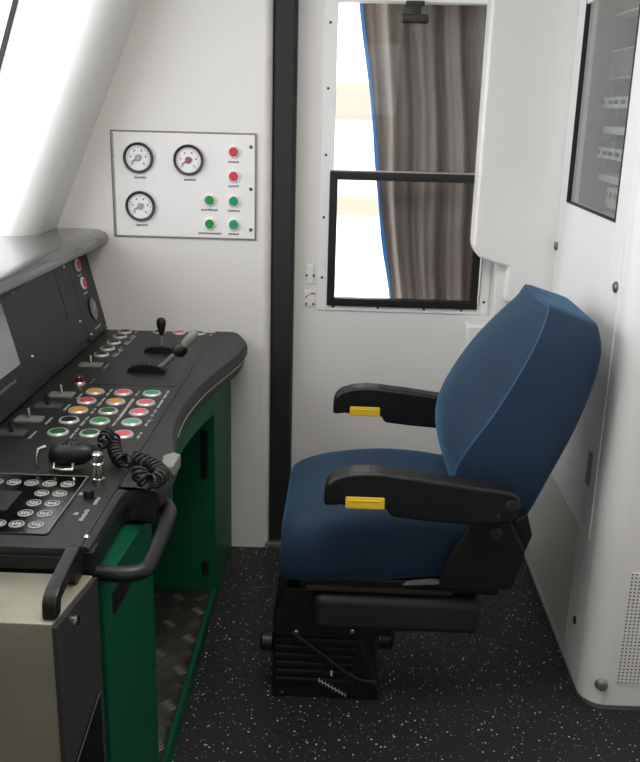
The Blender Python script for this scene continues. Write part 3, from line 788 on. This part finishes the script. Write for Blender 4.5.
# backrest
Fp = [(.335,.545),(.302,.60),(.280,.665),(.288,.715),(.322,.775),(.363,.836),(.410,.919),(.452,1.004),(.474,1.06),(.489,1.098)]
Cp = [(.325,.545),(.300,.60),(.268,.675),(.251,.745),(.254,.815),(.284,.885),(.330,.965),(.388,1.032),(.432,1.066),(.470,1.094)]
Rp = [(.478,.545),(.496,.60),(.515,.66),(.537,.72),(.562,.78),(.584,.84),(.606,.91),(.620,.975),(.624,1.02),(.616,1.056)]
Wf = [.185,.205,.220,.225,.224,.219,.210,.200,.186,.160]
Wr = [.190,.212,.226,.231,.232,.229,.222,.215,.206,.186]
bk = MB(); rings = []; crease = []
for (F, Cc, Rr, wf_, wr_) in zip(Fp, Cp, Rp, Wf, Wr):
    F = Vector((F[0],0,F[1])); Rr = Vector((Rr[0],0,Rr[1])); Cc = Vector((Cc[0],0,Cc[1])); D = Rr-F
    pts = [(Cc, 0)]
    for vv, k in ((.40,.88),(.70,.55),(.90,.14),(.985,0)): pts.append((F+(Cc-F)*k, wf_*vv))
    for u in (.03,.10,.38,.7,.93): pts.append((F+D*u, wf_+(wr_-wf_)*min(1, u/.7)))
    pts += [(F+D, wr_*.95), (F+D*1.015, wr_*.75), (F+D*1.02, wr_*.35)]
    ring = [(p.x, YC-v, p.z) for p, v in pts]+[(p.x, YC+v, p.z) for p, v in reversed(pts[1:])]
    rings.append(ring)
    crease.append((F+D*.012, wf_*.992))
# rounded crown
def cap_ring(src, k, up):
    c = Vector((0,0,0))
    for p in src: c += Vector(p)
    c /= len(src)
    axis = Vector((.35,0,.94)).normalized()
    return [tuple(c+(Vector(p)-c)*k+axis*up) for p in src]
last = rings[-1]
rings.append(cap_ring(last, .95, .009)); rings.append(cap_ring(last, .85, .014)); rings.append(cap_ring(last, .55, .016)); rings.append(cap_ring(last, .2, .016))
rings.insert(0, cap_ring(rings[0], .75, -.012))
RV = bk.loft(rings)
be_ = obj('backrest', bk, BLUE, st, subsurf=2)
pi_ = MB()
P = [(F.x, YC-w, F.z) for F, w in crease[1:]]
P += [(.492, YC-.135, 1.108), (.488, YC-.07, 1.110), (.485, YC, 1.109), (.488, YC+.07, 1.110), (.492, YC+.135, 1.108)]
P += [(F.x, YC+w, F.z) for F, w in reversed(crease[1:])]
from mathutils.bvhtree import BVHTree
dg = bpy.context.evaluated_depsgraph_get(); ev = be_.evaluated_get(dg); em = ev.to_mesh()
off_ = Vector(be_['wloc'])
tree = BVHTree.FromPolygons([v.co+off_ for v in em.vertices], [tuple(p.vertices) for p in em.polygons])
ev.to_mesh_clear()
pi_.tube([tree.find_nearest(Vector(q))[0] for q in smooth_curve(P, 5)], .003, 8)
obj('piping', pi_, PIPE, be_, label='lighter blue piping round the front of the backrest')
# armrests
AP = [(-.037,.655),(-.037,.690),(-.030,.708),(-.012,.724),(.022,.735),(.06,.739),(.10,.738),(.186,.729),(.303,.714),(.386,.704),(.412,.699),(.426,.686),(.429,.662),(.422,.636),(.402,.620),(.311,.612),(.192,.620),(.122,.627),(.112,.648),(.012,.650),(.004,.656),(-.002,.653),(-.03,.650)]
def armrest(y0, y1, near):
    ox, oz = (0, 0) if near else (.008, .008)
    e = obj('armrest', MB().prism([(a+ox, b+oz) for a, b in AP], 'y', y0, y1, .009, 3), BLACK, st, smooth=50)
    tb = MB().box(.013+ox, .108+ox, y0-.002, y0+.045, .646+oz, .679+oz, .005, 2)
    t_ = obj('release_tab', tb, YELLOW, e, label='yellow release tab set into the armrest')
    obj('tab_rib', MB().box(.022+ox, .099+ox, y0-.0035, y0, .666+oz, .670+oz, .0015), YELLOW, t_)
    obj('pivot_cap', MB().lathe([(.015,0),(.015,.004),(.011,.006)], (.405, y0, .668), (0,-1,0), 20), RUBBER, e)
    obj('screw', MB().lathe([(.0045,0),(.0045,.002)], (.377, y0+.001, .642), (0,-1,0), 10), SCREWM, e)
armrest(1.962, 2.022, True); armrest(2.618, 2.678, False)
# recliner side brackets and pan under the cushion
for y0, y1 in ((2.030,2.062),(2.578,2.610)):
    b_ = obj('recliner_bracket', MB().prism([(.258,.402),(.268,.47),(.30,.53),(.335,.60),(.365,.63),(.415,.63),(.425,.59),(.464,.515),(.464,.49),(.440,.406)], 'y', y0, y1, .008), SEATBLK, st)
    obj('pivot_bolt', MB().lathe([(.018,0),(.018,.006),(.012,.011)], (.385,y0,.563), (0,-1,0), 20), RUBBER, b_)
    obj('armrest_mount', MB().lathe([(.024,-.012),(.024,.012)], (.395,(y0+y1)/2 + (-.02 if y0 < 2.3 else .02),.665), (0,1,0), 20), SEATBLK, b_)
obj('back_frame', MB().prism([(.40,.41),(.447,.41),(.488,.54),(.47,.60),(.44,.58)], 'y', 2.07, 2.57, .006), SEATBLK, st)
obj('seat_pan', MB().box(-.10, .42, 2.09, 2.55, .355, .392, .008), SEATBLK, st)
obj('slide_rail', MB().box(-.08, .30, 2.075, 2.095, .358, .372, .003), BELLOW, st)
obj('adjuster_catch', MB().prism([(.17,.385),(.26,.392),(.262,.402),(.24,.405),(.18,.395)], 'y', 2.072, 2.084, .002), LGREY, st)
# air-suspension: bellows cover, housing, lower box
obj('suspension_cover', MB().box(-.06, .376, 2.065, 2.56, .248, .347, .022, 4), BELLOW, st)
sh = MB(); sh.prism([(-.135,.345),(-.145,.30),(-.168,.258),(-.165,.20),(.10,.20),(.155,.225),(.16,.25),(.05,.25),(.05,.345)], 'y', 2.11, 2.53, .006)
obj('suspension_frame', sh, SEATBLK, st)
lb = MB(); lb.prism([(-.170,.0),(-.168,.205),(.06,.205),(.085,.13),(.105,.06),(.125,.03),(.125,.0)], 'y', 2.125, 2.52, .006)
lw = obj('suspension_base', lb, SEATBLK, st)
bl = MB()
for k in range(6):
    z = .05+k*.025
    bl.box(-.162, .055, 2.118, 2.13, z, z+.015, .004)
obj('bellows_folds', bl, SEATBLK, lw)
obj('scissor_link', MB().tube([(-.118,2.108,.215),(-.03,2.104,.15),(.03,2.104,.10),(.07,2.106,.075),(.115,2.108,.07)], [.005]*5, 10), SEATBLK, st)
scm = MB()
for k in range(9):
    x = -.04+k*.0092; z = .064-k*.0055
    scm.box(x-.0008, x+.0008, 2.1150, 2.1165, z-.008, z+.006)
    if k < 8: scm.prism([(x,z-.002),(x+.0092,z-.0075),(x+.0092,z-.006),(x,z-.0005)], 'y', 2.1150, 2.1165)
scm.prism([(-.009,.078),(-.004,.078),(-.004,.09),(-.001,.09),(-.0065,.098),(-.012,.09),(-.009,.09)], 'y', 2.1150, 2.1165)
obj('weight_scale', scm, INKW, lw)
obj('adjuster_knob', MB().lathe([(.020,0),(.026,.004),(.026,.03),(.020,.036)], (-.168,2.16,.15), (-1,0,0), 18), BLACK, st)
obj('adjuster_knob', MB().lathe([(.022,0),(.028,.004),(.028,.034),(.02,.04)], (.118,2.13,.195), (1,-.2,0), 18), BLACK, st)
obj('height_lever', MB().tube([(.10,2.13,.19),(.112,2.12,.15),(.114,2.118,.115)], [.006,.007,.008], 10), BLACK, st)
for (x, z) in ((-.105,.213),(.045,.222)):
    obj('bolt', MB().lathe([(.007,0),(.007,.004),(.004,.006)], (x,2.112,z), (0,-1,0), 12), CHROME, st)
obj('bolt', MB().lathe([(.005,0),(.005,.004)], (-.14,2.124,.018), (0,-1,0), 12), CHROME, st)

# ------------------------------------------------------------------ electrical cabinet on the right
CX, CY = .68, 2.125
ec_ = thing('electrical_cabinet', (.98, 2.56, 0), 'tall white electrical cabinet with tinted glass door at right', 'cabinet')
GY0, GY1, GZ0, GZ1 = 2.330, 2.868, 1.296, 2.08
T = .03
# shell: side facing the seat (with opening), rounded corner, side facing the camera, back, top
sh = MB()
sh.box(CX, CX+T, 2.19, GY0, .016, 2.2); sh.box(CX, CX+T, GY1, FY-.001, .016, 2.2)
sh.box(CX, CX+T, GY0, GY1, .016, GZ0); sh.box(CX, CX+T, GY0, GY1, GZ1, 2.2)
arc = [(CX+.065-.065*math.cos(a), 2.19-.065*math.sin(a)) for a in [PI/2*k/8 for k in range(9)]]
sh.prism([(CX,2.19)]+arc[1:]+[(1.28,CY),(1.28,CY+T),(CX+.065,CY+T),(CX+T,2.19)], 'z', .016, 2.2)
sh.box(CX+.002, 1.28, CY+.01, FY-.002, 2.2, 2.22)
body = obj('cabinet_body', sh, CABW, ec_, smooth=50)
obj('plinth', MB().prism([(CX+.003,FY-.002)]+[(x+.003, y+.003) for x, y in [(CX,2.19)]+arc[1:]]+[(1.28,CY+.003),(1.28,FY-.002)], 'z', 0, .016), SILVER, ec_)
obj('back_plate', MB().box(.8345, .845, 2.16, FY-.005, .05, 2.18), BACKPL, ec_)
obj('inner_side', MB().box(CX+T, .834, FY-.03, FY-.01, .05, 2.18), CABIN, ec_)
obj('inner_floor', MB().box(CX+T, .834, 2.16, FY-.03, 1.13, 1.15), CABIN, ec_)
# door with glazing, standing a little proud
df = MB(); a0, a1, z0, z1 = 2.235, 2.965, .455, 2.15
dX = CX-.003
df.box(dX, CX, a0, GY0, z0, z1, .003); df.box(dX, CX, GY1, a1, z0, z1, .003)
df.box(dX, CX, GY0-.002, GY1+.002, z0, GZ0, .003); df.box(dX, CX, GY0-.002, GY1+.002, GZ1, z1, .003)
dr = obj('cabinet_door', df, CABW, ec_)
gsk = MB(); w = .004
gsk.box(CX-.006, CX+.008, GY0, GY0+w, GZ0, GZ1); gsk.box(CX-.006, CX+.008, GY1-w, GY1, GZ0, GZ1)
gsk.box(CX-.006, CX+.008, GY0, GY1, GZ0, GZ0+w); gsk.box(CX-.006, CX+.008, GY0, GY1, GZ1-w, GZ1)
obj('glazing_gasket', gsk, RUBBER, dr)
obj('corner_block', MB().box(dX-.002, CX+.008, GY1-.05, GY1, 1.868, GZ1, .002), CABW, dr)
obj('door_pane', MB().box(CX+.001, CX+.005, GY0, GY1, GZ0, GZ1), TINT, dr)
for (y, z) in ((3.02-.075,1.148),(2.30-.045,1.144)):
    lk_ = obj('door_lock', MB().lathe([(.014,0),(.014,.005),(.011,.008),(.006,.008),(.005,.004)], (dX,y,z), (-1,0,0), 20), SCREWM, dr)
sl = MB().box(dX-.003, dX+.002, 2.288, 2.318, .587, .682, .002)
obj('recessed_handle', sl, LGREY, ec_)
obj('oval_plug', MB().lathe([(.012,0),(.012,.003),(.009,.004)], (CX,2.28,.181), (-1,0,0), 18), DARKSCREW, ec_)
obj('vent_sheet', MB().box(CX-.003, CX, 2.345, 2.985, .05, .447, .001), dots_mat('vent_perforation', (226,224,218), (128,124,116), .0085, .30, (1,2), .8), ec_)
obj('front_vent_sheet', MB().box(.766, 1.2, CY-.003, CY, .085, .42, .001), dots_mat('front_perforation', (234,233,230), (70,68,66), .0105, .24, (0,2), 1.), ec_)
obj('floor_bolt', MB().lathe([(.018,0),(.018,.004),(.013,.010),(.013,.016),(.008,.018)], (.724,CY,.082), (0,-1,0), 24), SILVER, ec_)

# equipment behind the tinted pane: wiring ducts, breakers and terminals on rails, all on the back plate
BX = .834
def duct(z, h, label, teeth=True, y0=2.36, y1=2.93, deep=.055):
    t = thing('wiring_duct', (BX,(y0+y1)/2,z), label, 'wiring duct')
    obj('duct_body', MB().box(BX-deep, BX, y0, y1, z, z+h, .003), DUCT, t)
    if teeth:
        tm = MB(); y = y0+.006
        while y < y1-.012: tm.box(BX-deep-.003, BX-deep+.002, y, y+.008, z+.005, z+h-.005); y += .015
        obj('duct_teeth', tm, LGREY, t)
    return t
duct(1.84, .11, 'white slotted wiring duct at the top behind the tinted cabinet pane')
duct(1.66, .085, 'white slotted wiring duct just above the upper row of breakers behind the tinted pane')
duct(1.503, .022, 'narrow white strip between the two rows of breakers behind the tinted pane', False)
duct(1.362, .022, 'narrow white strip below the lower row of breakers behind the tinted pane', False)
duct(1.235, .028, 'lowest white strip behind the tinted cabinet pane', False)
def breaker(y, z, label, m, h, w, group):
    t = thing('circuit_breaker', (BX,y,z), label, 'circuit breaker', group)
    obj('breaker_body', MB().prism([(BX,z),(BX-.055,z),(BX-.055,z+h*.25),(BX-.072,z+h*.3),(BX-.072,z+h*.7),(BX-.055,z+h*.75),(BX-.055,z+h),(BX,z+h)], 'y', y, y+w, .002) if False else MB().box(BX-.055, BX, y, y+w, z, z+h, .003), m, t)
    obj('breaker_nose', MB().box(BX-.072, BX-.054, y+.003, y+w-.003, z+h*.3, z+h*.72, .002), DUCT, t)
    obj('breaker_toggle', MB().box(BX-.082, BX-.071, y+w*.3, y+w*.7, z+h*.45, z+h*.6, .002), BLACK, t)
    return t
rows = [(1.555,'upper'),(1.410,'lower')]
for z, nm in rows:
    ys = (2.40,2.46,2.52,2.58,2.65,2.72,2.78,2.86)
    for i, y in enumerate(ys):
        breaker(y, z, 'dark circuit breaker in the %s breaker row behind the tinted pane' % nm, BREAK, .075, .045, 'breakers in the %s row' % nm)
for i in range(9):
    y = 2.42+i*.052
    t = thing('terminal_clamp', (BX,y+.02,1.285), 'pale terminal clamp in the lowest row behind the tinted pane', 'terminal', 'terminal clamps in the lowest row')
    obj('clamp_body', MB().box(BX-.04, BX, y, y+.034, 1.285, 1.345, .003), DUCT, t)
    obj('clamp_screw', MB().lathe([(.010,0),(.010,.006),(.006,.008)], (BX-.04,y+.017,1.325), (-1,0,0), 14), CHROME, t)

# ------------------------------------------------------------------ light
w = bpy.data.worlds.new('sky'); sc.world = w; w.use_nodes = True
bg = w.node_tree.nodes['Background']; bg.inputs[0].default_value = (1.0,.99,.97,1); bg.inputs[1].default_value = 3.6
def area(name, loc, rot, sx, sy, energy, color=(1,1,1), portal=False):
    l = bpy.data.lights.new(name, 'AREA'); l.shape = 'RECTANGLE'; l.size = sx; l.size_y = sy; l.energy = energy; l.color = color
    o = bpy.data.objects.new(name, l); COL.objects.link(o); o.location = loc; o.rotation_euler = rot
    if portal: l.cycles.is_portal = True
    return o
area('windscreen_portal', (-1.2,1.78,1.66), (0,math.radians(-70),0), 1.2, 2.45, 1, portal=True)
area('added_window_portal', (0,-.68,1.775), (math.radians(90),0,0), .7, .55, 1, portal=True)
area('door_window_portal', (.2,3.3,1.4), (math.radians(-90),0,0), .9, 1.3, 1, portal=True)
# unseen fill lamp, added under the ceiling for bounce light
lt = thing('fill_lamp', (-.1,1.4,2.32), 'unseen flat fill lamp added under the cab ceiling', 'lamp')
obj('fill_lamp_frame', MB().box(-.42,.22,1.05,1.75,2.32,2.35,.005), SILVER, lt)
area('fill_lamp_light', (-.1,1.4,2.31), (0,0,0), .6, .6, 12, (1,.96,.9))

sc.view_settings.view_transform = 'Standard'; sc.view_settings.look = 'None'
sc.view_settings.exposure = .44; sc.view_settings.gamma = 1
sc.view_settings.use_curve_mapping = False
sc.cycles.use_denoising = True
sc.cycles.max_bounces = 8; sc.cycles.diffuse_bounces = 5; sc.cycles.transparent_max_bounces = 12
sc.cycles.sample_clamp_indirect = 6
for o in sc.objects:
    if 'wloc' in o: del o['wloc']
